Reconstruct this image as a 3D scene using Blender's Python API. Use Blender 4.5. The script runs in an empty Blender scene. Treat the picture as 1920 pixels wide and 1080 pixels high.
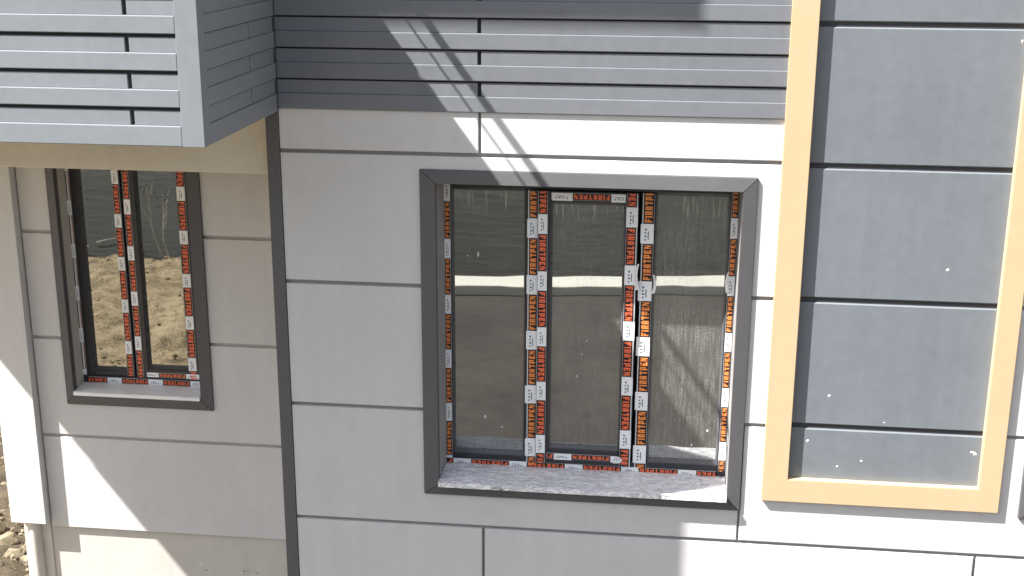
import bpy, bmesh, math, random
from mathutils import Vector, Matrix, noise

random.seed(7)
scene = bpy.context.scene
COL = scene.collection

# ------------------------------------------------------------------ camera
cam_data = bpy.data.cameras.new("camera")
cam = bpy.data.objects.new("camera", cam_data)
COL.objects.link(cam)
cam_data.sensor_width = 36.0
cam_data.lens = 2424.6 / 1920.0 * 36.0
cam_data.clip_start = 0.05
cam_data.clip_end = 600.0
PITCH, YAW, ROLL = -0.28203837, 0.11657575, 0.00437186
base = Matrix(((1, 0, 0), (0, 0, -1), (0, 1, 0)))
rot = Matrix.Rotation(YAW, 3, 'Z') @ Matrix.Rotation(PITCH, 3, 'X') @ base @ Matrix.Rotation(ROLL, 3, 'Z')
cam.matrix_world = Matrix.Translation((0, -5.0, 3.6)) @ rot.to_4x4()
scene.camera = cam

# ------------------------------------------------------------------ light
TO_SUN = Vector((-1.976, -1.0, 2.69)).normalized()
SUN_EL = math.asin(TO_SUN.z)
SUN_ROT = math.atan2(TO_SUN.x, TO_SUN.y)
world = bpy.data.worlds.new("World")
scene.world = world
world.use_nodes = True
wn, wl = world.node_tree.nodes, world.node_tree.links
wn.clear()
sky = wn.new("ShaderNodeTexSky")
sky.sky_type = 'NISHITA'
sky.sun_disc = False
sky.sun_elevation = SUN_EL
sky.sun_rotation = SUN_ROT
sky.altitude = 900.0
sky.dust_density = 3.5
bg = wn.new("ShaderNodeBackground")
bg.inputs[1].default_value = 0.086
wo = wn.new("ShaderNodeOutputWorld")
haz = wn.new("ShaderNodeHueSaturation")
haz.inputs['Saturation'].default_value = 0.5
wl.new(sky.outputs[0], haz.inputs['Color'])
wl.new(haz.outputs[0], bg.inputs[0])
wl.new(bg.outputs[0], wo.inputs[0])

sun_data = bpy.data.lights.new("sun", 'SUN')
sun_data.energy = 5.0
sun_data.angle = math.radians(0.53)
sun_data.color = (1.0, 0.98, 0.945)
sun = bpy.data.objects.new("sun", sun_data)
COL.objects.link(sun)
sun.rotation_euler = TO_SUN.to_track_quat('Z', 'Y').to_euler()
sun.location = TO_SUN * 30

scene.view_settings.view_transform = 'Standard'
scene.view_settings.look = 'None'
scene.view_settings.gamma = 1.0
scene.view_settings.exposure = 1.5
scene.view_settings.use_curve_mapping = False
scene.render.engine = 'CYCLES'
scene.cycles.max_bounces = 8
scene.cycles.transparent_max_bounces = 12
scene.cycles.use_denoising = True

# ------------------------------------------------------------------ materials
def new_mat(name):
    m = bpy.data.materials.new(name)
    m.use_nodes = True
    nt = m.node_tree
    p = nt.nodes["Principled BSDF"]
    return m, nt, nt.nodes, nt.links, p

def ramp(N, L, src, stops):
    r = N.new("ShaderNodeValToRGB")
    while len(r.color_ramp.elements) > 1:
        r.color_ramp.elements.remove(r.color_ramp.elements[0])
    first = True
    for pos, c in stops:
        if first:
            e = r.color_ramp.elements[0]; e.position = pos; first = False
        else:
            e = r.color_ramp.elements.new(pos)
        e.color = (c[0], c[1], c[2], 1) if not isinstance(c, float) else (c, c, c, 1)
    L.new(src, r.inputs[0])
    return r.outputs[0]

def coords(N, L, scale=(1, 1, 1)):
    g = N.new("ShaderNodeNewGeometry")
    mp = N.new("ShaderNodeMapping")
    mp.inputs['Scale'].default_value = scale
    L.new(g.outputs['Position'], mp.inputs['Vector'])
    return mp.outputs['Vector']

def nz(N, L, vec, scale, detail=4, rough=0.55):
    t = N.new("ShaderNodeTexNoise")
    t.inputs['Scale'].default_value = scale
    t.inputs['Detail'].default_value = detail
    t.inputs['Roughness'].default_value = rough
    L.new(vec, t.inputs['Vector'])
    return t.outputs['Fac']

def math_node(N, L, op, a, b):
    n = N.new("ShaderNodeMath"); n.operation = op
    for i, v in enumerate((a, b)):
        if v is None: continue
        if isinstance(v, (int, float)): n.inputs[i].default_value = v
        else: L.new(v, n.inputs[i])
    return n.outputs[0]

def bump(N, L, p, h, strength, dist=0.01):
    b = N.new("ShaderNodeBump")
    b.inputs['Strength'].default_value = strength
    b.inputs['Distance'].default_value = dist
    L.new(h, b.inputs['Height'])
    L.new(b.outputs[0], p.inputs['Normal'])

def paint(name, col, rough=0.6, var=0.06, fine=260.0, bump_s=0.12, stain=0.0):
    m, nt, N, L, p = new_mat(name)
    v = coords(N, L)
    big = nz(N, L, v, 1.7, 5)
    small = nz(N, L, v, 24, 4)
    vert = nz(N, L, coords(N, L, (9, 9, 0.7)), 1.6, 5, 0.6)
    f = math_node(N, L, 'ADD', math_node(N, L, 'MULTIPLY', big, 0.45),
                  math_node(N, L, 'ADD', math_node(N, L, 'MULTIPLY', small, 0.25), math_node(N, L, 'MULTIPLY', vert, 0.30)))
    oi = N.new("ShaderNodeObjectInfo")
    f = math_node(N, L, 'ADD', f, math_node(N, L, 'MULTIPLY', math_node(N, L, 'SUBTRACT', oi.outputs['Random'], 0.5), 0.10))
    lo = [c * (1 - var * 1.6) for c in col]
    hi = [min(0.95, c * (1 + var)) for c in col]
    L.new(ramp(N, L, f, [(0.33, lo), (0.62, hi)]), p.inputs['Base Color'])
    p.inputs['Roughness'].default_value = rough
    L.new(ramp(N, L, small, [(0.3, rough * 0.85), (0.7, min(1.0, rough * 1.15))]), p.inputs['Roughness'])
    bump(N, L, p, nz(N, L, v, fine, 3), bump_s, 0.004)
    return m

M = {}
M['white'] = paint("white_facade_paint", (0.615, 0.605, 0.598), 0.75, 0.05, 320, 0.16)
M['cream'] = paint("cream_beam_paint", (0.80, 0.735, 0.62), 0.8, 0.05, 200, 0.2)
M['plinth'] = paint("plinth_render", (0.59, 0.56, 0.505), 0.85, 0.07, 180, 0.3)
M['slat'] = paint("grey_slat_paint", (0.168, 0.176, 0.193), 0.55, 0.06, 300, 0.1)
M['balcony'] = paint("balcony_slat_paint", (0.205, 0.222, 0.240), 0.5, 0.05, 300, 0.1)
M['grey'] = paint("grey_panel_paint", (0.162, 0.178, 0.196), 0.6, 0.075, 300, 0.12)
M['trim'] = paint("dark_trim_paint", (0.106, 0.103, 0.107), 0.6, 0.06, 300, 0.12)
M['reveal'] = paint("shaded_trim_paint", (0.062, 0.058, 0.060), 0.7, 0.08, 300, 0.12)  # trim paint made darker, putting the shade of the reveals into its colour
M['yellow'] = paint("apricot_frame_paint", (0.56, 0.415, 0.25), 0.65, 0.03, 300, 0.12)
M['dark_joint'] = paint("dark_joint_backing", (0.05, 0.05, 0.055), 0.9, 0.1, 200, 0.2)
M['joint'] = paint("joint_backing", (0.30, 0.29, 0.285), 0.9, 0.1, 200, 0.2)
M['pvc'] = paint("anthracite_pvc", (0.032, 0.032, 0.038), 0.35, 0.1, 500, 0.03)
M['pvc_seal'] = paint("glazing_bead_pvc", (0.09, 0.09, 0.095), 0.3, 0.1, 500, 0.03)
M['plaster'] = paint("interior_plaster", (0.30, 0.29, 0.27), 0.9, 0.1, 80, 0.2)
M['tape_film'] = paint("tape_white_film", (0.80, 0.80, 0.80), 0.35, 0.06, 200, 0.05)
M['tape_black'] = paint("tape_black_print", (0.018, 0.012, 0.016), 0.3, 0.1, 200, 0.03)
M['tape_orange'] = paint("tape_orange_print", (0.97, 0.29, 0.07), 0.4, 0.05, 200, 0.03)
M['tape_red'] = paint("tape_red_print", (0.93, 0.17, 0.07), 0.4, 0.05, 200, 0.03)
M['tape_label'] = paint("tape_label_print", (0.90, 0.915, 0.93), 0.4, 0.05, 200, 0.03)
M['tape_grey'] = paint("tape_small_print", (0.16, 0.18, 0.21), 0.4, 0.05, 200, 0.03)
M['spot'] = paint("white_paint_splash", (0.8, 0.8, 0.8), 0.5, 0.02, 200, 0.05)
M['metal'] = paint("railing_metal", (0.12, 0.125, 0.13), 0.4, 0.05, 300, 0.05)

def mat_sill():
    m, nt, N, L, p = new_mat("filmed_marble_sill")
    v = coords(N, L, (6, 19, 9))
    w = N.new("ShaderNodeTexNoise"); w.inputs['Scale'].default_value = 2.1; w.inputs['Detail'].default_value = 7
    w.inputs['Distortion'].default_value = 2.4
    L.new(v, w.inputs['Vector'])
    L.new(ramp(N, L, w.outputs['Fac'], [(0.33, (0.22, 0.22, 0.24)), (0.41, (0.94, 0.93, 0.94)), (0.50, (0.52, 0.52, 0.55)), (0.55, (0.95, 0.94, 0.94))]), p.inputs['Base Color'])
    p.inputs['Roughness'].default_value = 0.32
    bump(N, L, p, w.outputs['Fac'], 0.6, 0.012)
    return m
M['sill'] = mat_sill()

def mat_glass(name, dust_amt):
    m, nt, N, L, p = new_mat(name)
    out = N["Material Output"]
    N.remove(p)
    tr = N.new("ShaderNodeBsdfTransparent"); tr.inputs[0].default_value = (0.30, 0.31, 0.30, 1)
    gl = N.new("ShaderNodeBsdfGlossy"); gl.inputs[0].default_value = (0.93, 0.95, 0.93, 1); gl.inputs['Roughness'].default_value = 0.012
    wav = nz(N, L, coords(N, L), 2.2, 2)
    b = N.new("ShaderNodeBump"); b.inputs['Strength'].default_value = 0.02; b.inputs['Distance'].default_value = 0.02
    L.new(wav, b.inputs['Height']); L.new(b.outputs[0], gl.inputs['Normal'])
    fr = N.new("ShaderNodeFresnel"); fr.inputs[0].default_value = 1.5
    refl = math_node(N, L, 'ADD', math_node(N, L, 'MULTIPLY', fr.outputs[0], 0.8), 0.33)
    mx = N.new("ShaderNodeMixShader")
    L.new(refl, mx.inputs[0]); L.new(tr.outputs[0], mx.inputs[1]); L.new(gl.outputs[0], mx.inputs[2])
    # dust film: vertical wiping streaks, grains and dried drips
    v = coords(N, L)
    st = nz(N, L, coords(N, L, (110, 1, 8)), 1.0, 6, 0.75)
    gr = nz(N, L, v, 210, 3, 0.7)
    cl = nz(N, L, v, 3.0, 5, 0.6)
    dr = nz(N, L, coords(N, L, (95, 1, 4.0)), 1.0, 2, 0.5)
    stm = ramp(N, L, st, [(0.34, 0.04), (0.68, 1.0)])
    grm = ramp(N, L, gr, [(0.42, 0.10), (0.68, 1.0)])
    clm = ramp(N, L, cl, [(0.32, 0.45), (0.62, 1.0)])
    drm = ramp(N, L, dr, [(0.57, 0.0), (0.64, 1.0)])
    sep = N.new("ShaderNodeSeparateXYZ"); g = N.new("ShaderNodeNewGeometry")
    L.new(g.outputs['Position'], sep.inputs[0])
    zz = math_node(N, L, 'ADD', sep.outputs['Z'], math_node(N, L, 'MULTIPLY', cl, 0.12))
    top = N.new("ShaderNodeMapRange"); top.inputs[1].default_value = 2.44; top.inputs[2].default_value = 2.50
    L.new(zz, top.inputs[0])
    top2 = N.new("ShaderNodeMapRange"); top2.inputs[1].default_value = 2.60; top2.inputs[2].default_value = 2.54
    L.new(zz, top2.inputs[0])
    band = math_node(N, L, 'MULTIPLY', top.outputs[0], top2.outputs[0])
    d1 = math_node(N, L, 'MULTIPLY', math_node(N, L, 'MULTIPLY', stm, grm), clm)
    d1 = math_node(N, L, 'ADD', math_node(N, L, 'MULTIPLY', d1, dust_amt), dust_amt * 0.06)
    d2 = math_node(N, L, 'MULTIPLY', math_node(N, L, 'MULTIPLY', drm, band), 0.42)
    dust = math_node(N, L, 'MINIMUM', math_node(N, L, 'ADD', d1, d2), 0.6)
    df = N.new("ShaderNodeBsdfDiffuse"); df.inputs[0].default_value = (0.66, 0.66, 0.60, 1)
    mx2 = N.new("ShaderNodeMixShader")
    L.new(dust, mx2.inputs[0]); L.new(mx.outputs[0], mx2.inputs[1]); L.new(df.outputs[0], mx2.inputs[2])
    L.new(mx2.outputs[0], out.inputs['Surface'])
    return m
M['glass'] = mat_glass("dusty_reflective_glass", 0.62)
M['glass_mid'] = mat_glass("part_shaded_dusty_glass", 0.38)  # real dust, thinned because shade keeps it from showing on this pane
M['glass_left'] = mat_glass("shaded_dusty_glass", 0.18)  # dust thinned further to stand for the left pane's deeper shade
def mat_clear():
    m, nt, N, L, p = new_mat("clear_glass")
    tr = N.new("ShaderNodeBsdfTransparent"); tr.inputs[0].default_value = (0.93, 0.95, 0.93, 1)
    L.new(tr.outputs[0], N["Material Output"].inputs['Surface']); N.remove(p)
    return m
M['glass_clear'] = mat_clear()
M['glass_clean'] = mat_glass("reflective_glass", 0.10)

def soil(name, stops, sc=3.0, bump_s=0.8, bd=0.05):
    m, nt, N, L, p = new_mat(name)
    v = coords(N, L)
    a = nz(N, L, v, sc, 8, 0.65)
    b2 = nz(N, L, v, sc * 9, 6, 0.7)
    f = math_node(N, L, 'ADD', math_node(N, L, 'MULTIPLY', a, 0.6), math_node(N, L, 'MULTIPLY', b2, 0.4))
    L.new(ramp(N, L, f, stops), p.inputs['Base Color'])
    p.inputs['Roughness'].default_value = 0.95
    bump(N, L, p, f, bump_s, bd)
    return m
M['dirt'] = soil("sandy_soil", [(0.36, (0.10, 0.070, 0.038)), (0.455, (0.34, 0.255, 0.14)), (0.57, (0.58, 0.45, 0.27))], 5.0, 1.0, 0.12)
M['rubble'] = soil("rubble_soil", [(0.36, (0.030, 0.022, 0.013)), (0.5, (0.095, 0.072, 0.042)), (0.65, (0.21, 0.165, 0.10))], 9.0, 1.0, 0.06)
M['stone'] = soil("pale_limestone", [(0.35, (0.10, 0.078, 0.045)), (0.5, (0.20, 0.165, 0.105)), (0.65, (0.33, 0.285, 0.20))], 14.0, 0.5, 0.02)
M['asphalt'] = soil("dark_asphalt", [(0.36, (0.030, 0.024, 0.0195)), (0.5, (0.050, 0.0405, 0.033)), (0.64, (0.070, 0.058, 0.048))], 0.75, 0.2, 0.01)
M['kerb'] = paint("cream_concrete", (0.66, 0.635, 0.55), 0.9, 0.08, 90, 0.3)
def mat_hill():
    m, nt, N, L, p = new_mat("scrubby_hillside")
    v = coords(N, L)
    a = nz(N, L, v, 0.7, 6, 0.6); b2 = nz(N, L, coords(N, L, (1.5, 7, 7)), 1.4, 6, 0.65)
    sep = N.new("ShaderNodeSeparateXYZ"); g_ = N.new("ShaderNodeNewGeometry"); L.new(g_.outputs['Position'], sep.inputs[0])
    up = N.new("ShaderNodeMapRange"); up.inputs[1].default_value = 0.15; up.inputs[2].default_value = 1.5
    L.new(math_node(N, L, 'ADD', sep.outputs['Z'], math_node(N, L, 'MULTIPLY', a, 0.35)), up.inputs[0])
    f = math_node(N, L, 'ADD', math_node(N, L, 'MULTIPLY', up.outputs[0], 0.45), math_node(N, L, 'MULTIPLY', b2, 0.65))
    L.new(ramp(N, L, f, [(0.28, (0.016, 0.015, 0.012)), (0.5, (0.031, 0.032, 0.024)), (0.78, (0.082, 0.084, 0.064))]), p.inputs['Base Color'])
    p.inputs['Roughness'].default_value = 0.95
    bump(N, L, p, b2, 0.5, 0.12)
    return m
M['hill'] = mat_hill()
M['leaf'] = paint("dry_scrub_leaf", (0.040, 0.062, 0.026), 0.7, 0.3, 60, 0.1)
M['bark'] = paint("pale_sapling_bark", (0.50, 0.47, 0.40), 0.9, 0.12, 90, 0.3)

# ------------------------------------------------------------------ helpers
def link(o, parent=None):
    COL.objects.link(o)
    if parent is not None:
        o.parent = parent
    return o

def mesh_obj(name, bm, mats, parent=None, smooth=False):
    me = bpy.data.meshes.new(name)
    bm.normal_update()
    bm.to_mesh(me); bm.free()
    for m in (mats if isinstance(mats, (list, tuple)) else [mats]):
        me.materials.append(m)
    if smooth:
        for p in me.polygons: p.use_smooth = True
    return link(bpy.data.objects.new(name, me), parent)

def add_box(bm, x0, x1, y0, y1, z0, z1, mi=0):
    vs = [bm.verts.new(c) for c in ((x0, y0, z0), (x1, y0, z0), (x1, y1, z0), (x0, y1, z0),
                                    (x0, y0, z1), (x1, y0, z1), (x1, y1, z1), (x0, y1, z1))]
    for f in ((0, 3, 2, 1), (4, 5, 6, 7), (0, 1, 5, 4), (1, 2, 6, 5), (2, 3, 7, 6), (3, 0, 4, 7)):
        fc = bm.faces.new([vs[i] for i in f]); fc.material_index = mi
    return vs

def box(name, x0, x1, y0, y1, z0, z1, mat, parent=None, bev=0.0015):
    bm = bmesh.new()
    add_box(bm, x0, x1, y0, y1, z0, z1)
    if bev:
        bmesh.ops.bevel(bm, geom=bm.edges[:], offset=bev, segments=2, affect='EDGES', profile=0.5)
    return mesh_obj(name, bm, mat, parent)

def add_boxes(bm, boxes, bev=0.0015):
    for b in boxes:
        t = bmesh.new(); add_box(t, *b)
        if bev: bmesh.ops.bevel(t, geom=t.edges[:], offset=bev, segments=1, affect='EDGES')
        me = bpy.data.meshes.new("tmp"); t.to_mesh(me); t.free()
        bm.from_mesh(me); bpy.data.meshes.remove(me)

def slab_with_holes(x0, x1, z0, z1, y0, y1, holes, bev=0.0):
    """vertical slab minus rectangular holes -> list of bmeshes, one per connected piece"""
    xs = sorted({x0, x1} | {min(max(h[i], x0), x1) for h in holes for i in (0, 1)})
    zs = sorted({z0, z1} | {min(max(h[i], z0), z1) for h in holes for i in (2, 3)})
    cells = {}
    for i in range(len(xs) - 1):
        for j in range(len(zs) - 1):
            cx, cz = (xs[i] + xs[i + 1]) / 2, (zs[j] + zs[j + 1]) / 2
            if not any(h[0] < cx < h[1] and h[2] < cz < h[3] for h in holes):
                cells[(i, j)] = None
    out, seen = [], set()
    for c in list(cells):
        if c in seen: continue
        comp, stack = set(), [c]
        while stack:
            q = stack.pop()
            if q in comp or q not in cells: continue
            comp.add(q)
            stack += [(q[0] + 1, q[1]), (q[0] - 1, q[1]), (q[0], q[1] + 1), (q[0], q[1] - 1)]
        seen |= comp
        bm = bmesh.new(); V = {}
        def vv(i, j, k):
            if (i, j, k) not in V: V[(i, j, k)] = bm.verts.new((xs[i], (y0, y1)[k], zs[j]))
            return V[(i, j, k)]
        for (i, j) in comp:
            bm.faces.new((vv(i, j, 0), vv(i + 1, j, 0), vv(i + 1, j + 1, 0), vv(i, j + 1, 0)))
            bm.faces.new((vv(i, j, 1), vv(i, j + 1, 1), vv(i + 1, j + 1, 1), vv(i + 1, j, 1)))
            for (n, a, b2) in (((i, j - 1), (i, j), (i + 1, j)), ((i + 1, j), (i + 1, j), (i + 1, j + 1)),
                               ((i, j + 1), (i + 1, j + 1), (i, j + 1)), ((i - 1, j), (i, j + 1), (i, j))):
                if n not in comp:
                    bm.faces.new((vv(*a, 0), vv(*a, 1), vv(*b2, 1), vv(*b2, 0)))
        bm.normal_update()
        if bev:
            es = [e for e in bm.edges if len(e.link_faces) == 2 and e.calc_face_angle(0) > 0.5
                  and all(abs(v.co.y - y0) < 1e-6 for v in e.verts)]
            bmesh.ops.bevel(bm, geom=es, offset=bev, segments=2, affect='EDGES', profile=0.5)
        out.append(bm)
    return out

def tag(o, label, cat, group=None, kind=None):
    o['label'] = label; o['category'] = cat
    if group: o['group'] = group
    if kind: o['kind'] = kind
    return o

# ------------------------------------------------------------------ the house
house = bpy.data.objects.new("house", None); COL.objects.link(house)
house.location = (0, 0, 0)
tag(house, "newly clad white and grey house front with balcony and taped windows", "house")

MW = (-0.958, 0.372, 1.215, 2.62)      # outer edge of the trim round the three-light window
RW = (1.489, 2.82, 1.245, 2.62)        # window beyond the apricot frame
SW = (-2.880, -2.132, 1.258, 2.640)    # window in the recess
GR = (2.681, 2.135, 1.595, 1.067, 0.535)
G = 0.0082
XL = -1.526

# backing of the main wall, openings cut where the windows sit
op_m = (MW[0] + 0.064, MW[1] - 0.054, MW[2] + 0.05, MW[3] - 0.054)
op_r = (RW[0] + 0.064, RW[1] - 0.054, RW[2] + 0.05, RW[3] - 0.054)
bm = slab_with_holes(-1.575, 4.6, -0.2, 6.9, 0.0165, 0.26, [op_m, op_r])[0]
facade = mesh_obj("facade_wall", bm, M['joint'], house)
facade['label'] = "white panelled front wall with a grey slatted band above"

rows = [(2.853, GR[0]), (GR[0], GR[1]), (GR[1], GR[2]), (GR[2], GR[3]), (GR[3], GR[4]), (GR[4], -0.1)]
def wall_panels(x0, x1, zt, zb, holes):
    for b in slab_with_holes(x0, x1, zb, zt, 0.0, 0.016, holes, 0.0022):
        mesh_obj("wall_panel", b, M['white'], facade)
FX0, FX1 = 0.50, 1.37
for i, (zt, zb) in enumerate(rows):
    zt2 = zt - (G if i else 0); zb2 = zb + G
    if i == 0:
        wall_panels(XL, -0.722, zt2, zb2, []); wall_panels(-0.710, FX0, zt2, zb2, []); wall_panels(FX1, 4.6, zt2, zb2, [])
    elif i in (1, 2):
        wall_panels(XL, FX0, zt2, zb2, [MW]); wall_panels(FX1, 4.6, zt2, zb2, [RW])
    elif i == 3:
        wall_panels(XL, 0.3665, zt2, zb2, [MW])
        wall_panels(0.3755, 4.6, zt2, zb2, [RW, (FX0, FX1, 1.30, 9)])
    elif i == 4:
        wall_panels(XL, -0.711, zt2, zb2, []); wall_panels(-0.699, 1.334, zt2, zb2, []); wall_panels(1.346, 4.6, zt2, zb2, [])
    else:
        wall_panels(XL, 0.372, zt2, zb2, []); wall_panels(0.384, 4.6, zt2, zb2, [])

# corner post in dark trim colour
cp = box("corner_post", -1.581, -1.528, -0.004, 0.016, -0.1, 2.846, M['trim'], house, 0.002)

# grey slatted band above the wall panels
Z0, PIT, PH = 2.851, 0.1213, 0.0625
def slat_z(k): return Z0 + PIT * k, Z0 + PIT * k + PH
for (xa, xb, joints) in ((XL + 0.002, 0.50, (-0.716,)), (1.37, 4.6, (2.6,))):
    for k in range(8):
        a, b = slat_z(k)
        box("slat", xa, xb, -0.0095, 0.0155, a, b, M['slat'], facade, 0.0035)
        edges = [xa] + [c for j in joints for c in (j - 0.0075, j + 0.0075)] + [xb]
        for q in range(0, len(edges), 2):
            box("board", edges[q], edges[q + 1], -0.0035, 0.0155, b + 0.0005, a + PIT - 0.0065, M['slat'], facade, 0.0012)
box("upper_wall", -4.186, 4.6, -0.002, 0.0155, Z0 + PIT * 8 + 0.001, 6.85, M['white'], house, 0)

# ------------------------------------------------------------------ apricot frame with grey panels
def frame_mesh(x0, x1, xi0, xi1, zb, zib, zt, yf, yb):
    bm = bmesh.new()
    out = [(x0, zt), (x0, zb), (x1, zb), (x1, zt)]
    inn = [(xi0, zt), (xi0, zib), (xi1, zib), (xi1, zt)]
    V = {}
    for n, pts in (('o', out), ('i', inn)):
        for i, (x, z) in enumerate(pts):
            V[n, i, 0] = bm.verts.new((x, yf, z)); V[n, i, 1] = bm.verts.new((x, yb, z))
    for i in range(3):
        bm.faces.new((V['o', i, 0], V['o', i + 1, 0], V['i', i + 1, 0], V['i', i, 0]))
        bm.faces.new((V['o', i, 1], V['i', i, 1], V['i', i + 1, 1], V['o', i + 1, 1]))
        bm.faces.new((V['o', i, 0], V['o', i, 1], V['o', i + 1, 1], V['o', i + 1, 0]))
        bm.faces.new((V['i', i, 0], V['i', i + 1, 0], V['i', i + 1, 1], V['i', i, 1]))
    for i in (0, 3):
        bm.faces.new((V['o', i, 0], V['i', i, 0], V['i', i, 1], V['o', i, 1]))
    bmesh.ops.recalc_face_normals(bm, faces=bm.faces[:])
    bmesh.ops.bevel(bm, geom=[e for e in bm.edges if all(abs(v.co.y - yf) < 1e-6 for v in e.verts) and e.calc_face_angle(0) > 0.5],
                    offset=0.002, segments=2, affect='EDGES')
    return bm
acc = mesh_obj("accent_frame", frame_mesh(0.458, 1.404, 0.5605, 1.3185, 1.272, 1.372, 3.95, -0.021, 0.0125), M['yellow'], house)
acc['label'] = "apricot painted frame round four grey wall panels"
zz = [4.0, 3.208, 2.672, 2.135, 1.600, 1.30]
for i in range(5):
    zt = zz[i] - (0.010 if i else 0); zb = zz[i + 1] + (0.010 if i < 4 else 0)
    bm = bmesh.new(); add_box(bm, 0.50, 1.37, 0.009 if i < 4 else 0.009, 0.0162, zb, zt)
    bmesh.ops.bevel(bm, geom=[e for e in bm.edges if all(abs(v.co.y - 0.009) < 1e-6 for v in e.verts)], offset=0.0045, segments=1, affect='EDGES')
    mesh_obj("cladding_panel", bm, M['grey'], acc)
box("backing_board", 0.501, 1.369, 0.01625, 0.01645, 1.30, 4.0, M['dark_joint'], acc, 0)
for (xa, xb) in ((XL, 0.50), (1.37, 4.6)):
    box("band_backing", xa, xb, 0.0157, 0.0164, 2.8545, 3.82, M['dark_joint'], facade, 0)
bm = bmesh.new()
def blob(bm, x, y, z, rx, rz, th=0.0015, n=8):
    c = bm.verts.new((x, y - th, z)); ring = []
    for i in range(n):
        a = 2 * math.pi * i / n; r = random.uniform(0.75, 1.2)
        ring.append(bm.verts.new((x + rx * r * math.cos(a), y + 0.0004, z + rz * r * math.sin(a))))
    for i in range(n):
        bm.faces.new((c, ring[i], ring[(i + 1) % n]))
for (x, z, rx, rz) in ((1.117, 2.276, .007, .007), (0.705, 1.735, .007, .006), (0.632, 1.535, .006, .006), (0.853, 1.458, .006, .005),
                       (0.758, 1.429, .005, .005), (1.286, 1.520, .012, .004), (1.296, 1.512, .008, .006), (1.30, 3.155, .004, .006), (0.93, 1.63, .003, .003)):
    blob(bm, x, 0.0085, z, rx, rz)
sp = mesh_obj("paint_splashes", bm, M['spot'], acc); sp['kind'] = 'stuff'

# ------------------------------------------------------------------ lettering for the protective tape
FONT = {
 'F': ("11111", "11111", "11000", "11110", "11110", "11000", "11000", "11000"),
 'I': ("11", "11", "11", "11", "11", "11", "11", "11"),
 'R': ("11111", "11111", "11011", "11011", "11111", "11110", "11011", "11011"),
 'A': ("01110", "11111", "11011", "11011", "11111", "11111", "11011", "11011"),
 'T': ("11111", "11111", "00110", "00110", "00110", "00110", "00110", "00110"),
 'P': ("11111", "11111", "11011", "11011", "11111", "11111", "11000", "11000"),
 'E': ("11111", "11111", "11000", "11110", "11110", "11000", "11111", "11111"),
 'N': ("11001", "11101", "11101", "11111", "10111", "10111", "10011", "10011"),
}
def word_rects(word):
    rects, x = [], 0
    for ch in word:
        g = FONT[ch]; w = len(g[0])
        for r, row in enumerate(g):
            c = 0
            while c < w:
                if row[c] == '1':
                    d = c
                    while d < w and row[d] == '1': d += 1
                    rects.append((x + c, 7 - r, x + d, 8 - r)); c = d
                else: c += 1
        x += w + 1.7
    return rects, x - 1.7
trnd = random.Random(5)
WORD, WLEN = word_rects("FIRATPEN")

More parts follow.
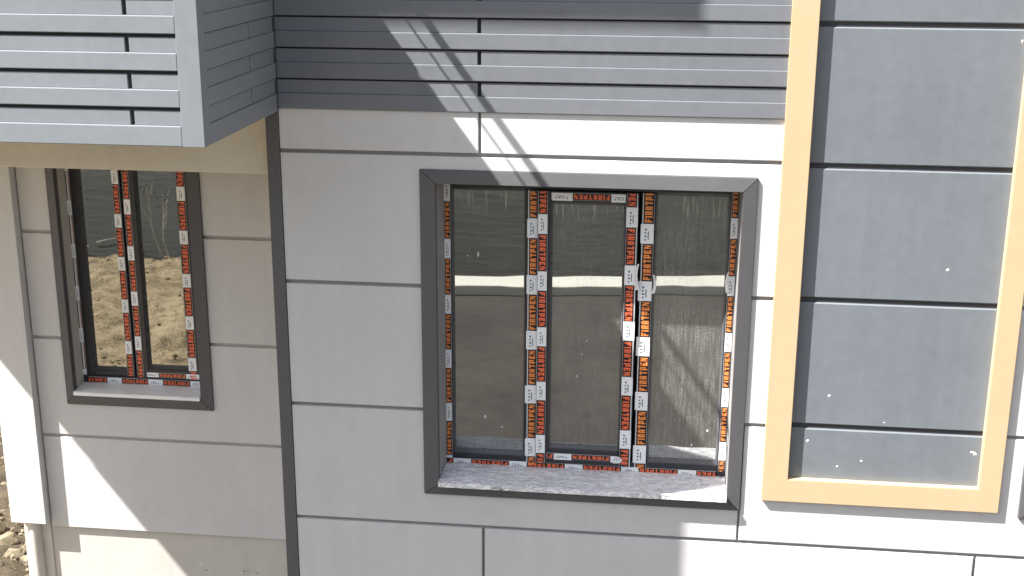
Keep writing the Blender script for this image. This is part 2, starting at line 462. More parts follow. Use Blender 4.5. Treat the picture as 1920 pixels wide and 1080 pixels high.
def tape(parent, x0, x1, z0, z1, y, mode, phase, period=0.2447, label_frac=0.33, overhang=0.006, margin=0.004, jitter=0.0):
    """printed protective film on a profile: film, black blocks with lettering, pale labels"""
    bm = bmesh.new()
    vert = mode in ('up', 'down')
    lo, hi = (z0, z1) if vert else (x0, x1)
    v0, v1 = (x0, x1) if vert else (z0, z1)
    def rect(a, b, c, d, lift, mi):
        a, b = max(a, lo), min(b, hi)
        if b - a < 1e-4: return
        yy = y - lift
        if vert: pts = ((c, yy, a), (d, yy, a), (d, yy, b), (c, yy, b))
        else: pts = ((a, yy, c), (b, yy, c), (b, yy, d), (a, yy, d))
        f = bm.faces.new([bm.verts.new(p) for p in pts]); f.material_index = mi
    # film with a real thickness
    if vert: add_box(bm, v0, v1, y - 0.0006, y - 0.0001, lo, hi, 0)
    else: add_box(bm, lo, hi, y - 0.0006, y - 0.0001, v0, v1, 0)
    L_lab = period * label_frac; L_blk = period - L_lab
    n0 = int(math.floor((lo - phase) / period)) - 1; n1 = int(math.ceil((hi - phase) / period)) + 1
    for n in range(n0, n1):
        s = phase + n * period
        if vert:
            b0, b1 = (v0 + margin, v1 - 0.001) if mode == 'up' else (v0 + 0.001, v1 - margin)
        else: b0, b1 = v0 + 0.001, v1 - 0.001
        rect(s + 0.002, s + L_blk - 0.002, b0, b1, 0.0012, 1)
        ln = L_blk - 0.016; u = ln / WLEN; wv = b1 - b0; ch = (wv * 0.72) / 8
        for (ax, ay, bx, by) in WORD:
            if mode == 'up':      # reads upwards, letter tops to the left
                rect(s + 0.008 + ax * u, s + 0.008 + bx * u, b1 - wv * 0.14 - by * ch, b1 - wv * 0.14 - ay * ch, 0.0018, 2)
            elif mode == 'down':  # reads downwards, letter tops to the right
                e = s + L_blk - 0.008
                rect(e - bx * u, e - ax * u, b0 + wv * 0.14 + ay * ch, b0 + wv * 0.14 + by * ch, 0.0018, 2)
            elif mode == 'flip':  # upside down along the rail
                e = s + L_blk - 0.008
                rect(e - bx * u, e - ax * u, b1 - wv * 0.14 - by * ch, b1 - wv * 0.14 - ay * ch, 0.0018, 2)
        l0, l1 = s + L_blk + trnd.uniform(-0.003, 0.002), s + period + trnd.uniform(-0.003, 0.003)
        oh = overhang * trnd.uniform(0.6, 1.4)
        c0, c1 = v0 - (oh if mode in ('up', 'flip') else 0) - trnd.uniform(0, 0.0012), v1 + (oh if mode == 'down' else 0) - trnd.uniform(-0.0008, 0.001)
        rect(l0, l1, c0, c1, 0.0020, 3)
        w = c1 - c0
        for i in range(4):
            la = l0 + L_lab * (0.14 + 0.18 * i)
            rect(la, la + L_lab * 0.09, c0 + w * 0.30, c0 + w * (0.42 + 0.05 * (i % 2)), 0.0026, 4)
        rect(l0 + L_lab * 0.2, l0 + L_lab * 0.62, c0 + w * 0.55, c0 + w * 0.63, 0.0026, 4)
    for f in bm.faces: f.normal_update()
    for f in bm.faces:
        if len(f.verts) == 4 and f.material_index and f.normal.y > 0: f.normal_flip()
    return mesh_obj("protective_tape", bm, [M['tape_film'], M['tape_black'], M['tape_orange'] if mode == 'up' else M['tape_red'], M['tape_label'], M['tape_grey']], parent)

def trim_boards(rect, inner, y_out, y_in, yb, parent, mat):
    x0, x1, z0, z1 = rect; a0, a1, b0, b1 = inner
    O = [(x0, z0), (x1, z0), (x1, z1), (x0, z1)]; I = [(a0, b0), (a1, b0), (a1, b1), (a0, b1)]
    e = 0.0007
    for i in range(4):
        j = (i + 1) % 4
        d = Vector((O[j][0] - O[i][0], O[j][1] - O[i][1])).normalized() * e
        o0 = (O[i][0] + d.x, O[i][1] + d.y); o1 = (O[j][0] - d.x, O[j][1] - d.y)
        i0 = (I[i][0] + d.x, I[i][1] + d.y); i1 = (I[j][0] - d.x, I[j][1] - d.y)
        bm = bmesh.new()
        P = []
        for (p, yf) in ((o0, y_out), (o1, y_out), (i1, y_in), (i0, y_in)):
            P.append((bm.verts.new((p[0], yf, p[1])), bm.verts.new((p[0], yb, p[1]))))
        bm.faces.new([q[0] for q in P]); bm.faces.new([q[1] for q in reversed(P)])
        for k in range(4):
            l = (k + 1) % 4
            bm.faces.new((P[k][0], P[k][1], P[l][1], P[l][0]))
        bmesh.ops.recalc_face_normals(bm, faces=bm.faces[:])
        bmesh.ops.bevel(bm, geom=[ed for ed in bm.edges if ed.calc_face_angle(0) > 0.3], offset=0.0015, segments=2, affect='EDGES')
        mesh_obj("trim_board", bm, mat, parent)

def reveal_boards(op, y0, y1, parent, mat, zsill):
    x0, x1, z0, z1 = op; t = 0.012
    box("reveal_board", x0 - t, x0 - 0.0005, y0, y1, z0 - 0.01, z1 + t, mat, parent, 0)
    box("reveal_board", x1 + 0.0005, x1 + t, y0, y1, z0 - 0.01, z1 + t, mat, parent, 0)
    box("reveal_board", x0, x1, y0, y1, z1 + 0.0005, z1 + t, mat, parent, 0)

def sill_mesh(x0, x1, y0, y1, zf, zb, th, parent, mat, wrinkle):
    """stone sill in a loose wrinkled film: an uneven top and a ragged front lip"""
    bm = bmesh.new(); nx, ny = 170, 30
    top = []
    for j in range(ny + 1):
        r = []
        for i in range(nx + 1):
            x = x0 + (x1 - x0) * i / nx; y = y0 + (y1 - y0) * j / ny
            z = zf + (zb - zf) * j / ny
            z += wrinkle * (noise.noise(Vector((x * 15 + y * 9, y * 34, 3.1))) + 0.45 * noise.noise(Vector((x * 42, y * 70 + x * 14, 8.0))))
            if j == 0: z -= 0.002; y += 0.0012 * noise.noise(Vector((x * 40, 1, 1)))
            r.append(bm.verts.new((x, y, z)))
        top.append(r)
    for j in range(ny):
        for i in range(nx):
            bm.faces.new((top[j][i], top[j][i + 1], top[j + 1][i + 1], top[j + 1][i]))
    bot = [[bm.verts.new((v.co.x, v.co.y, zf - th)) for v in r] for r in (top[0], top[-1])]
    for i in range(nx):
        bm.faces.new((bot[0][i], bot[0][i + 1], top[0][i + 1], top[0][i]))
        bm.faces.new((bot[0][i + 1], bot[0][i], bot[1][i], bot[1][i + 1]))
    for i, rev in ((0, False), (nx, True)):
        vs = [bot[0][i]] + [top[j][i] for j in range(ny + 1)] + [bot[1][i]]
        bm.faces.new(vs if not rev else vs[::-1])
    bmesh.ops.recalc_face_normals(bm, faces=bm.faces[:])
    o = mesh_obj("sill", bm, mat, parent)
    return o

def profile(name, boxes, parent, mat=None, bev=0.003):
    bm = bmesh.new(); add_boxes(bm, boxes, bev)
    return mesh_obj(name, bm, mat or M['pvc'], parent)

def pane(x0, x1, z0, z1, y, parent, mat):
    bm = bmesh.new(); add_box(bm, x0, x1, y, y + 0.004, z0, z1)
    # single coated sheet
    bm.normal_update()
    for f in bm.faces:      # coated, dusty face outside; clear edges and inner face
        f.material_index = 0 if f.normal.y < -0.5 else 1
    return mesh_obj("glass_pane", bm, [mat, M['glass_clear']], parent)

# ------------------------------------------------------------------ three-light window in the main wall
yF = 0.19
win = profile("window", [(-0.905, -0.862, yF, yF + 0.06, 1.24, 2.575), (0.281, 0.332, yF, yF + 0.06, 1.24, 2.575),
                         (-0.8615, 0.2805, yF + 0.0005, yF + 0.06, 1.24, 1.325), (-0.8615, 0.2805, yF + 0.0005, yF + 0.06, 2.512, 2.575)], house)
win['label'] = "three-light anthracite window with printed protective tape in a dark bevelled trim"
profile("mullion", [(-0.553, -0.5005, yF + 0.001, yF + 0.06, 1.3255, 2.5115)], win)
profile("mullion", [(-0.076, -0.018, yF + 0.001, yF + 0.06, 1.3255, 2.5115)], win)
ys = yF - 0.012
sash = profile("sash", [(-0.4995, -0.4465, ys, yF + 0.05, 1.3035, 2.510), (-0.1415, -0.0875, ys, yF + 0.05, 1.3035, 2.510),
                        (-0.446, -0.142, ys + 0.0005, yF + 0.05, 1.3035, 1.371), (-0.446, -0.142, ys + 0.0005, yF + 0.05, 2.465, 2.510)], win)
gl_m = M['glass']
def beads(x0, x1, z0, z1, y, parent):
    w = 0.014
    def wedge(pts):
        pass
    bm = bmesh.new()
    O = [(x0, z0), (x1, z0), (x1, z1), (x0, z1)]
    I = [(x0 + w * .5, z0 + w), (x1 - w * .5, z0 + w), (x1 - w * .5, z1 - w), (x0 + w * .5, z1 - w)]
    for i in range(4):
        j = (i + 1) % 4
        a = bm.verts.new((O[i][0], y - 0.019, O[i][1])); b = bm.verts.new((O[j][0], y - 0.019, O[j][1]))
        c = bm.verts.new((I[j][0], y - 0.004, I[j][1])); d = bm.verts.new((I[i][0], y - 0.004, I[i][1]))
        e = bm.verts.new((I[j][0], y - 0.0005, I[j][1])); f = bm.verts.new((I[i][0], y - 0.0005, I[i][1]))
        bm.faces.new((a, b, c, d)); bm.faces.new((d, c, e, f))
    bmesh.ops.recalc_face_normals(bm, faces=bm.faces[:])
    for f in bm.faces:
        if f.normal.y > 0.01: f.normal_flip()
    return mesh_obj("glazing_bead", bm, M['pvc_seal'], parent)
yG = yF + 0.024
for (a, b, c, d, gm) in ((-0.862, -0.553, 1.325, 2.512, M['glass_left']), (-0.018, 0.281, 1.325, 2.512, M['glass'])):
    pane(a, b, c, d, yG, win, gm); beads(a, b, c, d, yG, win)
pane(-0.4465, -0.1415, 1.371, 2.465, yG - 0.008, win, M['glass_mid']); beads(-0.4465, -0.1415, 1.371, 2.465, yG - 0.008, win)
# tapes
tape(win, -0.893, -0.868, 1.300, 2.53, yF, 'up', 1.555, margin=0.001, overhang=0)
tape(win, -0.5415, -0.5015, 1.285, 2.508, yF + 0.001, 'up', 1.409)
tape(win, -0.4985, -0.4600, 1.306, 2.508, ys, 'down', 1.431, overhang=0.0, margin=0.001)
tape(win, -0.1365, -0.0915, 1.306, 2.508, ys, 'down', 1.470, overhang=0.002, margin=0.004)
tape(win, -0.0715, -0.0235, 1.285, 2.508, yF + 0.001, 'up', 1.400)
tape(win, 0.287, 0.315, 1.300, 2.53, yF, 'up', 1.435, margin=0.001, overhang=0)
tape(win, -0.885, 0.281, 1.2735, 1.298, yF + 0.0005, 'flip', -0.787, overhang=0.007, margin=0.001, label_frac=0.30)
tape(win, -0.452, -0.144, 1.325, 1.350, ys + 0.0005, 'flip', -0.590, overhang=0.003, label_frac=0.30)
tape(win, -0.446, -0.142, 2.473, 2.503, ys + 0.0005, 'flip', -0.360, overhang=0.003, label_frac=0.34)
sill_mesh(-0.8925, 0.3155, -0.046, 0.186, 1.2865, 1.278, 0.021, win, M['sill'], 0.0030)
trim_boards(MW, (op_m[0] + 0.001, op_m[1] - 0.001, op_m[2], op_m[3]), -0.011, -0.019, 0.0155, win, M['trim'])
reveal_boards(op_m, 0.0160, 0.255, win, M['reveal'], 1.28)
bm = bmesh.new()
for (x, z, rx, rz, y) in ((-0.755, 2.22, .004, .012, yG), (-0.800, 2.215, .003, .005, yG), (-0.725, 1.49, .004, .008, yG), (-0.652, 1.445, .004, .004, yG),
                          (0.235, 1.475, .005, .005, yG), (0.17, 1.405, .004, .004, yG), (-0.29, 1.86, .003, .003, yG - .008), (-0.31, 1.80, .003, .003, yG - .008), (-0.33, 1.70, .003, .004, yG - .008)):
    blob(bm, x, y - 0.0006, z, rx, rz)
sp = mesh_obj("paint_splashes", bm, M['spot'], win); sp['kind'] = 'stuff'

# ------------------------------------------------------------------ window beyond the apricot frame (its trim corner shows)
win3 = profile("window", [(1.545, 1.59, yF, yF + 0.06, 1.27, 2.575), (2.72, 2.77, yF, yF + 0.06, 1.27, 2.575),
                          (1.5905, 2.7195, yF, yF + 0.06, 1.27, 1.345), (1.5905, 2.7195, yF, yF + 0.06, 2.512, 2.575), (2.13, 2.18, yF, yF + 0.06, 1.3455, 2.5115)], house)
win3['label'] = "dark trimmed window at the right edge beyond the apricot frame"
pane(1.59, 2.13, 1.345, 2.512, yG, win3, gl_m); pane(2.18, 2.72, 1.345, 2.512, yG, win3, gl_m)
trim_boards(RW, (op_r[0] + 0.001, op_r[1] - 0.001, op_r[2], op_r[3]), -0.011, -0.019, 0.0155, win3, M['trim'])
reveal_boards(op_r, 0.0160, 0.255, win3, M['reveal'], 1.3)
sill_mesh(op_r[0] + 0.002, op_r[1] - 0.002, -0.05, 0.186, 1.317, 1.308, 0.021, win3, M['sill'], 0.0012)

# ------------------------------------------------------------------ recessed wall on the left
yR = 0.70
op_s = (SW[0] + 0.044, SW[1] - 0.058, SW[2] + 0.052, SW[3] - 0.052)
bm = slab_with_holes(-3.195, -1.30, -0.2, 2.849, yR + 0.020, yR + 0.30, [op_s])[0]
rec = mesh_obj("recessed_wall", bm, M['plinth'], house)
rec['label'] = "shaded wall set back under the balcony, with a plastered plinth"
for (zt, zb) in ((2.849, 2.680), (2.680, 2.130), (2.130, 1.598), (1.598, 1.083), (1.083, 0.580)):
    a, b = zt - (G if zt < 2.8 else 0), zb + (G if zb > 0.6 else 0)
    for bmx in slab_with_holes(-3.03, -1.30, b, a, yR, yR + 0.0192, [SW], 0.002):
        mesh_obj("wall_panel", bmx, M['white'], rec)
pier = box("corner_pier", -3.222, -3.036, 0.650, 0.7195, 0.612, 2.849, M['white'], house, 0.002)
box("pier_plinth", -3.150, -3.045, 0.712, 0.7198, -0.1, 0.6118, M['plinth'], pier, 0.003)
bm = bmesh.new()
rg = []
for z in (-0.1, 0.6116):
    rg.append([bm.verts.new((-3.127 + 0.034 * math.cos(a * math.pi / 48), 0.702 + 0.034 * math.sin(a * math.pi / 48), z)) for a in range(96)])
for p, q in zip(rg, rg[1:]):
    for a in range(96): bm.faces.new((p[a], p[(a + 1) % 96], q[(a + 1) % 96], q[a]))
bm.faces.new(rg[-1])
pp = mesh_obj("downpipe", bm, M['plinth'], house, False); pp['label'] = "short pale pipe under the corner pier"
box("side_wall", -3.1945, -3.16, 1.0005, 5.5, -0.2, 2.849, M['white'], house, 0)
box("return_wall", -1.575, -1.545, 0.2605, 0.6995, -0.2, 2.849, M['white'], house, 0)
beam = box("beam", -3.222, -1.5755, 0.080, 0.330, 2.566, 2.8495, M['cream'], house, 0.004)
beam['label'] = "cream plastered beam below the balcony"
box("soffit", -4.186, -1.5755, -0.002, 3.9, 2.850, 2.95, M['cream'], house, 0)
box("upper_storey", -4.186, -1.5765, 0.017, 5.5, 2.951, 6.8, M['white'], house, 0)

# two-light window in the recess
y2 = 0.80
w2 = profile("window", [(-2.850, -2.8085, y2, y2 + 0.06, 1.29, 2.60), (-2.228, -2.180, y2, y2 + 0.06, 1.29, 2.60),
                        (-2.808, -2.2285, y2 + 0.0005, y2 + 0.06, 1.29, 1.374), (-2.808, -2.2285, y2 + 0.0005, y2 + 0.06, 2.545, 2.60),
                        (-2.5640, -2.5545, y2 + 0.014, y2 + 0.06, 1.3745, 2.5445)], house)
w2['label'] = "two-light taped window in the shaded recess, reflecting sunlit soil"
s1 = profile("sash", [(-2.808, -2.776, y2 + 0.002, y2 + 0.05, 1.3745, 2.5445), (-2.606, -2.5645, y2 + 0.002, y2 + 0.05, 1.3745, 2.5445),
                      (-2.7755, -2.6065, y2 + 0.0025, y2 + 0.05, 1.3745, 1.402), (-2.7755, -2.6065, y2 + 0.0025, y2 + 0.05, 2.51, 2.5445)], w2)
s2 = profile("sash", [(-2.554, -2.490, y2 - 0.008, y2 + 0.05, 1.3745, 2.5445), (-2.286, -2.2285, y2 - 0.008, y2 + 0.05, 1.3745, 2.5445),
                      (-2.4895, -2.2865, y2 - 0.0075, y2 + 0.05, 1.3745, 1.425), (-2.4895, -2.2865, y2 - 0.0075, y2 + 0.05, 2.51, 2.5445)], w2)
pane(-2.776, -2.606, 1.402, 2.51, y2 + 0.024, w2, M['glass_clean']); pane(-2.490, -2.286, 1.425, 2.51, y2 + 0.018, w2, M['glass_clean'])
beads(-2.776, -2.606, 1.402, 2.51, y2 + 0.024, w2); beads(-2.490, -2.286, 1.425, 2.51, y2 + 0.018, w2)
P2 = 0.2145
tape(w2, -2.8310, -2.8170, 1.376, 2.59, y2, 'up', 1.62, P2, overhang=0.006, margin=0.009)
tape(w2, -2.6045, -2.5720, 1.378, 2.54, y2 + 0.002, 'down', 1.560, P2, overhang=0.0, margin=0.001, label_frac=0.30)
tape(w2, -2.5480, -2.5170, 1.378, 2.54, y2 - 0.008, 'down', 1.590, 0.2295, overhang=0.0, margin=0.001, label_frac=0.30)
tape(w2, -2.2820, -2.2420, 1.378, 2.54, y2 - 0.008, 'down', 1.490, P2, overhang=0.0, margin=0.001, label_frac=0.30)
tape(w2, -2.8100, -2.2300, 1.338, 1.366, y2 + 0.0005, 'flip', -2.640, P2, overhang=0.003, label_frac=0.33)
tape(w2, -2.500, -2.2300, 1.3815, 1.405, y2 - 0.0075, 'flip', -2.655, P2, overhang=0.0, label_frac=0.33)
sill_mesh(op_s[0] + 0.002, op_s[1] - 0.002, yR - 0.030, y2 - 0.004, 1.331, 1.338, 0.018, w2, M['tape_label'], 0.0010)
trim_boards(SW, op_s, yR - 0.011, yR - 0.019, yR + 0.0190, w2, M['trim'])
reveal_boards(op_s, yR + 0.0195, yR + 0.29, w2, M['reveal'], 1.33)

# rooms behind the glass
def room(x0, x1, y0, y1, z0, z1, name):
    bm = bmesh.new(); t = 0.05
    add_boxes(bm, [(x0, x1, y1, y1 + t, z0, z1), (x0 - t, x0 - 0.001, y0, y1 + t, z0, z1), (x1 + 0.001, x1 + t, y0, y1 + t, z0, z1),
                   (x0 - t, x1 + t, y0, y1 + t, z0 - t, z0 - 0.001), (x0 - t, x1 + t, y0, y1 + t, z1 + 0.001, z1 + t)], 0)
    return mesh_obj(name, bm, M['plaster'], house)
room(-1.25, 4.3, 0.262, 4.2, 0.35, 2.80, "interior_room")
room(-3.10, -1.36, 1.002, 4.2, 0.35, 2.80, "interior_room")

# ------------------------------------------------------------------ balcony with slatted parapet and rails
BX0, BX1, BY = -4.188, -1.5255, -0.85
def balcony(z_base, z_top, detail, label):
    st = 0.0068
    core = box("balcony", BX0 + 0.022, BX1 - 0.022, BY + 0.022, -0.0025, z_base + 0.001, z_top - 0.001, M['dark_joint'], house, 0)
    core['label'] = label
    # corner posts wrapping the front corners
    bm = bmesh.new()
    add_boxes(bm, [(-1.603, BX1, BY, BY + 0.0215, z_base - 0.010, z_top), (BX1 - 0.0215, BX1, BY + 0.022, BY + 0.062, z_base - 0.0100, z_top)], 0.0012)
    mesh_obj("corner_post", bm, M['balcony'], core)
    bm = bmesh.new()
    add_boxes(bm, [(BX0, BX0 + 0.078, BY, BY + 0.0215, z_base - 0.010, z_top), (BX0, BX0 + 0.0215, BY + 0.022, BY + 0.062, z_base - 0.0100, z_top)], 0.0012)
    mesh_obj("corner_post", bm, M['balcony'], core)
    n = int((z_top - z_base) / PIT)
    for k in range(n + 1):
        a = z_base + PIT * k - (0.010 if k == 0 else 0); b = min(z_base + PIT * k + PH - 0.003, z_top)
        if b - a < 0.01: break
        box("slat", BX0 + 0.0785, -1.6035, BY + 0.001, BY + 0.0215, a, b, M['balcony'], core, 0.0030)
        for xa in (BX0, BX1 - 0.0215):
            box("slat", xa, xa + 0.0215, BY + 0.0625, -0.010, a, b, M['balcony'], core, 0.0012)
        t = min(z_base + PIT * (k + 1), z_top)
        if t - b < 0.01: break
        ed = [BX0 + 0.0785, -2.8375, -2.8225, -1.7825, -1.7675, -1.6035]
        for q in range(0, 6, 2):
            box("board", ed[q], ed[q + 1], BY + 0.001 + st, BY + 0.0215, b + 0.0005, t - 0.0120, M['balcony'], core, 0.0012)
        ed = [BY + 0.0625, -0.312, -0.303, -0.010]
        for xa, xb in ((BX0 + 0.006, BX0 + 0.0215), (BX1 - 0.0215, BX1 - 0.006)):
            for q in range(0, 4, 2):
                box("board", xa, xb, ed[q], ed[q + 1], b + 0.0005, t - 0.0030, M['balcony'], core, 0.0012)
    # rails above the parapet
    def ring(name, z0, z1, w):
        bm = bmesh.new()
        add_boxes(bm, [(BX0, BX1, BY, BY + w, z0, z1), (BX0, BX0 + w, BY + w, -0.0025, z0, z1), (BX1 - w, BX1, BY + w, -0.0025, z0, z1)], 0.002)
        mesh_obj(name, bm, M['metal'], core)
    ring("rail", z_top + 0.1165, z_top + 0.127, 0.006)
    ring("handrail", z_top + 0.222, z_top + 0.250, 0.020)
    for x in (BX0 + 0.006, -3.3, -2.4, BX1 - 0.028):
        box("rail_post", x, x + 0.02, BY + 0.0055, BY + 0.0195, z_top - 0.001, z_top + 0.2215, M['metal'], core, 0.002)
    return core
balcony(2.850, 3.800, True, "grey slatted balcony jutting out over the recess, shaded side facing the wall")
balcony(5.466, 6.416, False, "grey slatted balcony of the floor above")

# ------------------------------------------------------------------ ground
bm = bmesh.new()
n = 48
def gz(x, y):
    d = max(abs(x), abs(y))
    z = -0.03 + 0.03 * noise.noise(Vector((x * 0.5, y * 0.5, 0)))
    return z - 0.02
xs = [-250, -120, -60, -30, -15] + [-12 + 0.5 * i for i in range(49)] + [15, 30, 60, 120, 250]
ysg = [-250, -120, -60, -30, -16] + [-13 + 0.5 * i for i in range(53)] + [16, 30, 60, 120, 250]
grid = [[bm.verts.new((x, y, gz(x, y))) for x in xs] for y in ysg]
for j in range(len(ysg) - 1):
    for i in range(len(xs) - 1):
        bm.faces.new((grid[j][i], grid[j][i + 1], grid[j + 1][i + 1], grid[j + 1][i]))
g = mesh_obj("ground", bm, M['dirt'], None, True); g['kind'] = 'structure'; g['label'] = "bare sandy soil round the house"

def kerb_y(x): return -6.75 - 0.135 * (x + 2.07)
bm = bmesh.new()
pts = [(-2.95, 0.9), (-2.95, kerb_y(-2.95) + 0.2), (9, kerb_y(9) + 0.2), (9, 0.9)]
bm.faces.new([bm.verts.new((x, y, 0.006)) for x, y in pts])
yd = mesh_obj("yard_paving", bm, M['asphalt']); yd['kind'] = 'structure'; yd['label'] = "dark asphalt yard before the house"

bm = bmesh.new()
nseg = 24
prev = None
for i in range(nseg + 1):
    x = -3.0 + 12.0 * i / nseg
    yc = kerb_y(x); w = 0.19
    ring = [bm.verts.new((x, yc + s * w, z)) for s, z in ((1, -0.1), (1, 0.095), (0.96, 0.1), (-0.96, 0.1), (-1, 0.095), (-1, -0.1))]
    if prev:
        for k in range(5): bm.faces.new((prev[k], ring[k], ring[k + 1], prev[k + 1]))
    else: bm.faces.new(ring)
    prev = ring
bm.faces.new(prev[::-1])
bmesh.ops.recalc_face_normals(bm, faces=bm.faces[:])
kb = mesh_obj("kerb", bm, M['kerb']); kb['kind'] = 'structure'; kb['label'] = "broad cream concrete kerb at the far side of the yard"

# lumpy sunlit soil in front of the recess and rubble soil beside the house
def lumpy(name, x0, x1, y0, y1, st, amp, mat, lab, f=1.4):
    bm = bmesh.new(); nx, ny = int((x1 - x0) / st), int((y1 - y0) / st)
    gr = []
    for j in range(ny + 1):
        r = []
        for i in range(nx + 1):
            x, y = x0 + (x1 - x0) * i / nx, y0 + (y1 - y0) * j / ny
            e = min(1.0, min(i, nx - i, j, ny - j) / 6.0)
            z = amp * (noise.noise(Vector((x * f, y * f, 2))) + 0.5 * noise.noise(Vector((x * f * 3, y * f * 3, 5))) + 0.42 * noise.noise(Vector((x * f * 7, y * f * 7, 9))))
            r.append(bm.verts.new((x, y, -0.06 + e * (0.062 + amp * 0.7 + z))))
        gr.append(r)
    for j in range(ny):
        for i in range(nx):
            bm.faces.new((gr[j][i], gr[j][i + 1], gr[j + 1][i + 1], gr[j + 1][i]))
    o = mesh_obj(name, bm, mat, None, True); o['kind'] = 'structure'; o['label'] = lab
    return o
lumpy("soil_bank", -9.0, -2.96, -6.45, 0.55, 0.06, 0.10, M['dirt'], "lumpy sunlit soil bank before the recess")
lumpy("rubble_ground", -6.5, -3.22, 0.6, 4.5, 0.045, 0.06, M['rubble'], "rubbly soil beside the house corner", 2.2)

# scrubby hillside beyond the kerb
bm = bmesh.new(); gr = []
for j in range(41):
    r = []
    for i in range(61):
        x = -45 + 75 * i / 60.0
        t = (j / 40.0) ** 1.6
        y = -6.30 - 0.135 * (max(x, -3) + 2.07) - (0.64 if x > -3.0 else 0.0) - 45 * t
        z = 0.03 + 0.40 * 45 * t * (0.8 + 0.2 * math.sin(x * 0.2)) + (0.35 * noise.noise(Vector((x * 0.6, y * 0.6, 1))) + 0.12 * noise.noise(Vector((x * 2, y * 2, 1)))) * min(1, t * 12)
        r.append(bm.verts.new((x, y, z)))
    gr.append(r)
for j in range(40):
    for i in range(60):
        bm.faces.new((gr[j][i], gr[j + 1][i], gr[j + 1][i + 1], gr[j][i + 1]))
bmesh.ops.recalc_face_normals(bm, faces=bm.faces[:])
for f in bm.faces:
    if f.normal.z < 0: f.normal_flip()
h = mesh_obj("hillside", bm, M['hill'], None, True); h['kind'] = 'structure'; h['label'] = "dark scrubby slope beyond the yard"

# ------------------------------------------------------------------ saplings and shrubs (seen as reflections in the glass)
def tube_chain(bm, pts, radii, sides=6):
    prev = None
    for p, r in zip(pts, radii):
        ring = [bm.verts.new((p[0] + r * math.cos(2 * math.pi * k / sides), p[1] + r * math.sin(2 * math.pi * k / sides), p[2])) for k in range(sides)]
        if prev:
            for k in range(sides): bm.faces.new((prev[k], prev[(k + 1) % sides], ring[(k + 1) % sides], ring[k]))
        prev = ring
    bm.faces.new(prev)

def leaves(bm, cx, cy, cz, rx, rz, n, size):
    for _ in range(n):
        while True:
            p = Vector((random.uniform(-1, 1), random.uniform(-1, 1), random.uniform(-1, 1)))
            if 0.25 < p.length < 1: break
        q = 1 + 0.35 * noise.noise(p * 2.3 + Vector((cx, cy, cz)))
        c = Vector((cx + p.x * rx * q, cy + p.y * rx * q, cz + p.z * rz * q))
        a = Vector((random.gauss(0, 1), random.gauss(0, 1), random.gauss(0, 1))).normalized() * size
        b = a.cross(Vector((random.gauss(0, 1), random.gauss(0, 1), random.gauss(0, 1)))).normalized() * size * 0.5
        bm.faces.new([bm.verts.new(v) for v in (c - a, c + b, c + a, c - b)])

sap = [(-5.14, -6.10, 0.95, -0.06, "thin pale sapling nearest the yard at the edge of the soil"),
       (-5.27, -6.25, 1.05, -0.14, "thin pale sapling leaning left at the edge of the soil"),
       (-5.62, -6.35, 0.80, -0.02, "upright pale sapling behind the leaning one"),
       (-4.98, -6.60, 0.60, 0.04, "shortest pale sapling at the edge of the soil")]
for (x, y, hh, lean, lab) in sap:
    hh *= 0.72
    root = bpy.data.objects.new("sapling", None); COL.objects.link(root); root.location = (x, y, 0.03)
    tag(root, lab, "sapling", "saplings at the edge of the soil")
    bm = bmesh.new(); m_ = 7
    pts = [(lean * t * hh * 1.5 + 0.02 * math.sin(t * 7 + x), 0.02 * math.sin(5 * t), -0.1 + (hh + 0.1) * t) for t in [k / m_ for k in range(m_ + 1)]]
    tube_chain(bm, pts, [0.009 * (1 - 0.45 * k / m_) for k in range(m_ + 1)])
    for k in range(4, 7):
        p = pts[k]; s = random.choice((-1, 1))
        tube_chain(bm, [p, (p[0] + s * 0.05, p[1] + 0.03, p[2] + 0.10), (p[0] + s * 0.08, p[1] + 0.04, p[2] + 0.22)], [0.006, 0.004, 0.002], 4)
    mesh_obj("trunk", bm, M['bark'], root)
    bm = bmesh.new(); leaves(bm, pts[-1][0], 0, hh, 0.10, 0.14, 14, 0.014)
    mesh_obj("crown", bm, M['leaf'], root)

stk = [(-6.6, -6.30, 0.5, 0.15, "longest dry pale branch lying on the edge of the soil bank"), (-6.1, -6.42, 0.35, -0.4, "short dry branch lying crosswise at the edge of the soil bank"),
       (-6.9, -6.75, 0.45, 0.05, "dry branch lying on the dark slope just beyond the soil")]
for (x, y, ln, ang, lab) in stk:
    bm = bmesh.new(); ca, sa = math.cos(ang), math.sin(ang)
    prev = None
    for k in range(7):
        t = k / 6.0; rr = 0.014 * (1 - 0.6 * t)
        c = Vector((ca * ln * t, sa * ln * t + 0.02 * math.sin(6 * t), 0.03 + 0.03 * math.sin(3 * t)))
        ring = [bm.verts.new(c + Vector((-sa * math.cos(a) * rr, ca * math.cos(a) * rr, math.sin(a) * rr))) for a in [m2 * math.pi / 3 for m2 in range(6)]]
        if prev:
            for m2 in range(6): bm.faces.new((prev[m2], prev[(m2 + 1) % 6], ring[(m2 + 1) % 6], ring[m2]))
        prev = ring
    bm.faces.new(prev)
    o = mesh_obj("dry_branch", bm, M['bark']); o.location = (x, y, 0.10); tag(o, lab, "branch", "dry branches by the soil bank")

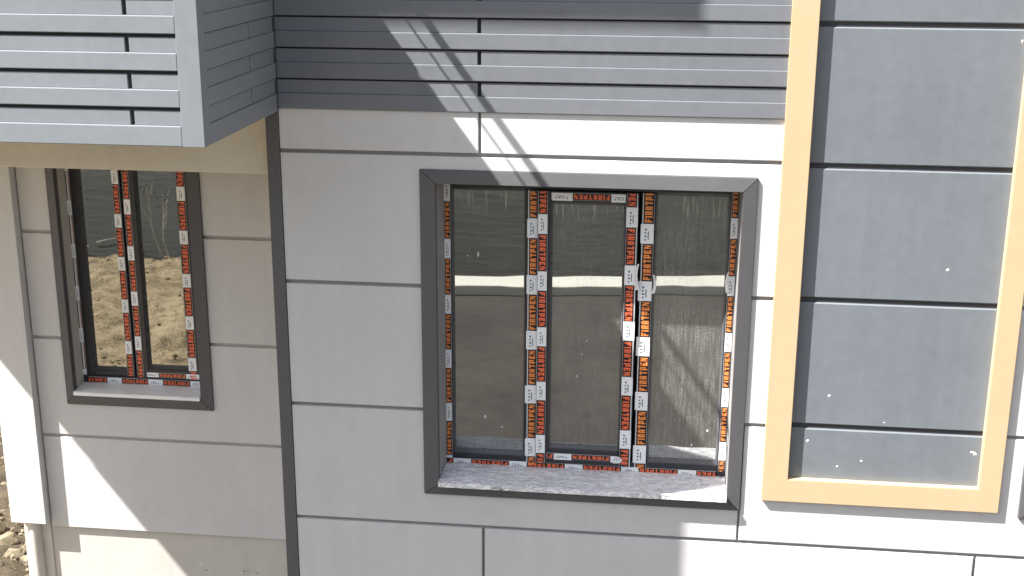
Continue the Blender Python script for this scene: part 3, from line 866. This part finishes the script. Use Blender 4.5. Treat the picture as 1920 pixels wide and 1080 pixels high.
# ------------------------------------------------------------------ rubble by the house corner
def stone_mesh(seed, r):
    bm = bmesh.new(); bmesh.ops.create_icosphere(bm, subdivisions=2, radius=r)
    o = Vector((seed * 3.7, seed * 1.3, 0))
    for v in bm.verts:
        d = v.co.normalized()
        v.co *= 1 + 0.38 * noise.noise(d * 1.6 + o) + 0.10 * noise.noise(d * 4.5 + o)
        v.co.z *= 0.72
    # flatten a few facets so the stone reads as broken
    for k in range(4):
        nrm = Vector((math.sin(seed * 5 + k * 2.1), math.cos(seed * 3 + k * 1.7), math.sin(seed + k))).normalized()
        for v in bm.verts:
            dd = v.co.dot(nrm) - r * 0.62
            if dd > 0: v.co -= nrm * dd
    me = bpy.data.meshes.new("stone"); bm.to_mesh(me); bm.free(); me.materials.append(M['stone'])
    return me
metas = [stone_mesh(s, 1.0) for s in range(6)]
rnd = random.Random(21)
big = [(-3.72, 1.47, 0.070), (-3.60, 1.30, 0.055), (-3.50, 1.25, 0.05), (-3.64, 1.17, 0.045), (-3.80, 1.36, 0.05), (-3.56, 1.40, 0.045), (-3.86, 1.62, 0.05), (-3.98, 1.78, 0.045)]
labs = {0: "largest pale stone in the rubble beside the plinth corner"}
for i in range(58):
    if i < len(big): x, y, r = big[i]
    else: x, y, r = rnd.uniform(-4.6, -3.32), rnd.uniform(0.95, 2.6), rnd.uniform(0.016, 0.042)
    o = bpy.data.objects.new("stone", metas[i % 6]); COL.objects.link(o)
    o.location = (x, y, 0.045 + r * 0.35); o.scale = (r, r * rnd.uniform(.8, 1.2), r * rnd.uniform(.7, 1.1))
    o.rotation_euler = (rnd.uniform(-.4, .4), rnd.uniform(-.4, .4), rnd.uniform(0, 6.28))
    tag(o, labs.get(i, "small pale broken stone among the rubble at the house corner"), "stone", "rubble stones")
def pebbles(name, spots, mat):
    t = bmesh.new(); bmesh.ops.create_icosphere(t, subdivisions=1, radius=1.0)
    base_v = [v.co.copy() for v in t.verts]; base_f = [[v.index for v in f.verts] for f in t.faces]; t.free()
    V, Fc = [], []
    for (p, r) in spots:
        o = len(V); sx, sy, sz = r * rnd.uniform(.7, 1.4), r * rnd.uniform(.7, 1.4), r * rnd.uniform(.5, .9)
        for b in base_v:
            k = rnd.uniform(.75, 1.25)
            V.append((p[0] + b.x * sx * k, p[1] + b.y * sy * k, p[2] + b.z * sz * k))
        Fc += [[i + o for i in f] for f in base_f]
    me = bpy.data.meshes.new(name); me.from_pydata(V, [], Fc); me.materials.append(mat)
    return link(bpy.data.objects.new(name, me))
spots = []
for _ in range(2600):
    x, y = rnd.uniform(-5.2, -3.26), rnd.uniform(0.8, 3.4)
    spots.append(((x, y, 0.045 + 0.02 * noise.noise(Vector((x * 4, y * 4, 0)))), 0.004 + 0.014 * rnd.random() ** 2))
tag(pebbles("gravel", spots, M['stone']), "loose pale gravel strewn over the rubbly soil", "gravel", kind='stuff')
spots = []
for _ in range(2200):
    x, y = rnd.uniform(-8.0, -3.2), rnd.uniform(-6.2, 0.1)
    spots.append(((x, y, 0.07 + 0.10 * noise.noise(Vector((x * 1.4, y * 1.4, 2)))), 0.006 + 0.022 * rnd.random() ** 3))
tag(pebbles("soil_clods", spots, M['dirt']), "loose clods and pebbles over the sunlit soil bank", "clods", kind='stuff')

# peeling flaps of film beside the right-hand mullion and jamb
def flap(x, z, ln, w, curl, y, s):
    bm = bmesh.new(); prev = None
    for k in range(9):
        t = k / 8.0
        p = (x + s * w * 0.5 * math.sin(t * 3.1), y - curl * t * t, z + ln * t)
        ring = [bm.verts.new((p[0] - w * 0.5 * (1 - 0.5 * t), p[1], p[2])), bm.verts.new((p[0] + w * 0.5 * (1 - 0.5 * t), p[1] - 0.004, p[2] + 0.004))]
        if prev: bm.faces.new((prev[0], prev[1], ring[1], ring[0]))
        prev = ring
    o = mesh_obj("tape_flap", bm, M['tape_film'], win)
    md = o.modifiers.new("thickness", 'SOLIDIFY'); md.thickness = 0.0006
flap(-0.082, 2.10, 0.115, 0.016, 0.014, yF - 0.016, -1)
flap(-0.018, 2.085, 0.085, 0.014, 0.016, yF - 0.008, 1)
flap(0.286, 2.10, 0.09, 0.012, 0.012, yF - 0.006, -1)
flap(-0.150, 1.318, 0.035, 0.030, 0.012, yF - 0.016, 1)

# mortar and rust marks on the plinth
bm = bmesh.new()
for (x, z, rx, rz) in ((-2.262, 0.405, .003, .010), (-2.255, 0.40, .003, .006), (-2.05, 0.372, .004, .003), (-1.99, 0.355, .003, .003)):
    blob(bm, x, 0.7192, z, rx, rz)
mk = mesh_obj("paint_splashes", bm, M['spot'], rec); mk['kind'] = 'stuff'
bm = bmesh.new()
for (x, z, rx, rz) in ((-2.035, 0.378, .006, .004), (-2.015, 0.381, .004, .004), (-1.965, 0.372, .005, .004), (-2.235, 0.372, .007, .003)):
    blob(bm, x, 0.7192, z, rx, rz, 0.0008)
mk = mesh_obj("dirt_marks", bm, M['rubble'], rec); mk['kind'] = 'stuff'
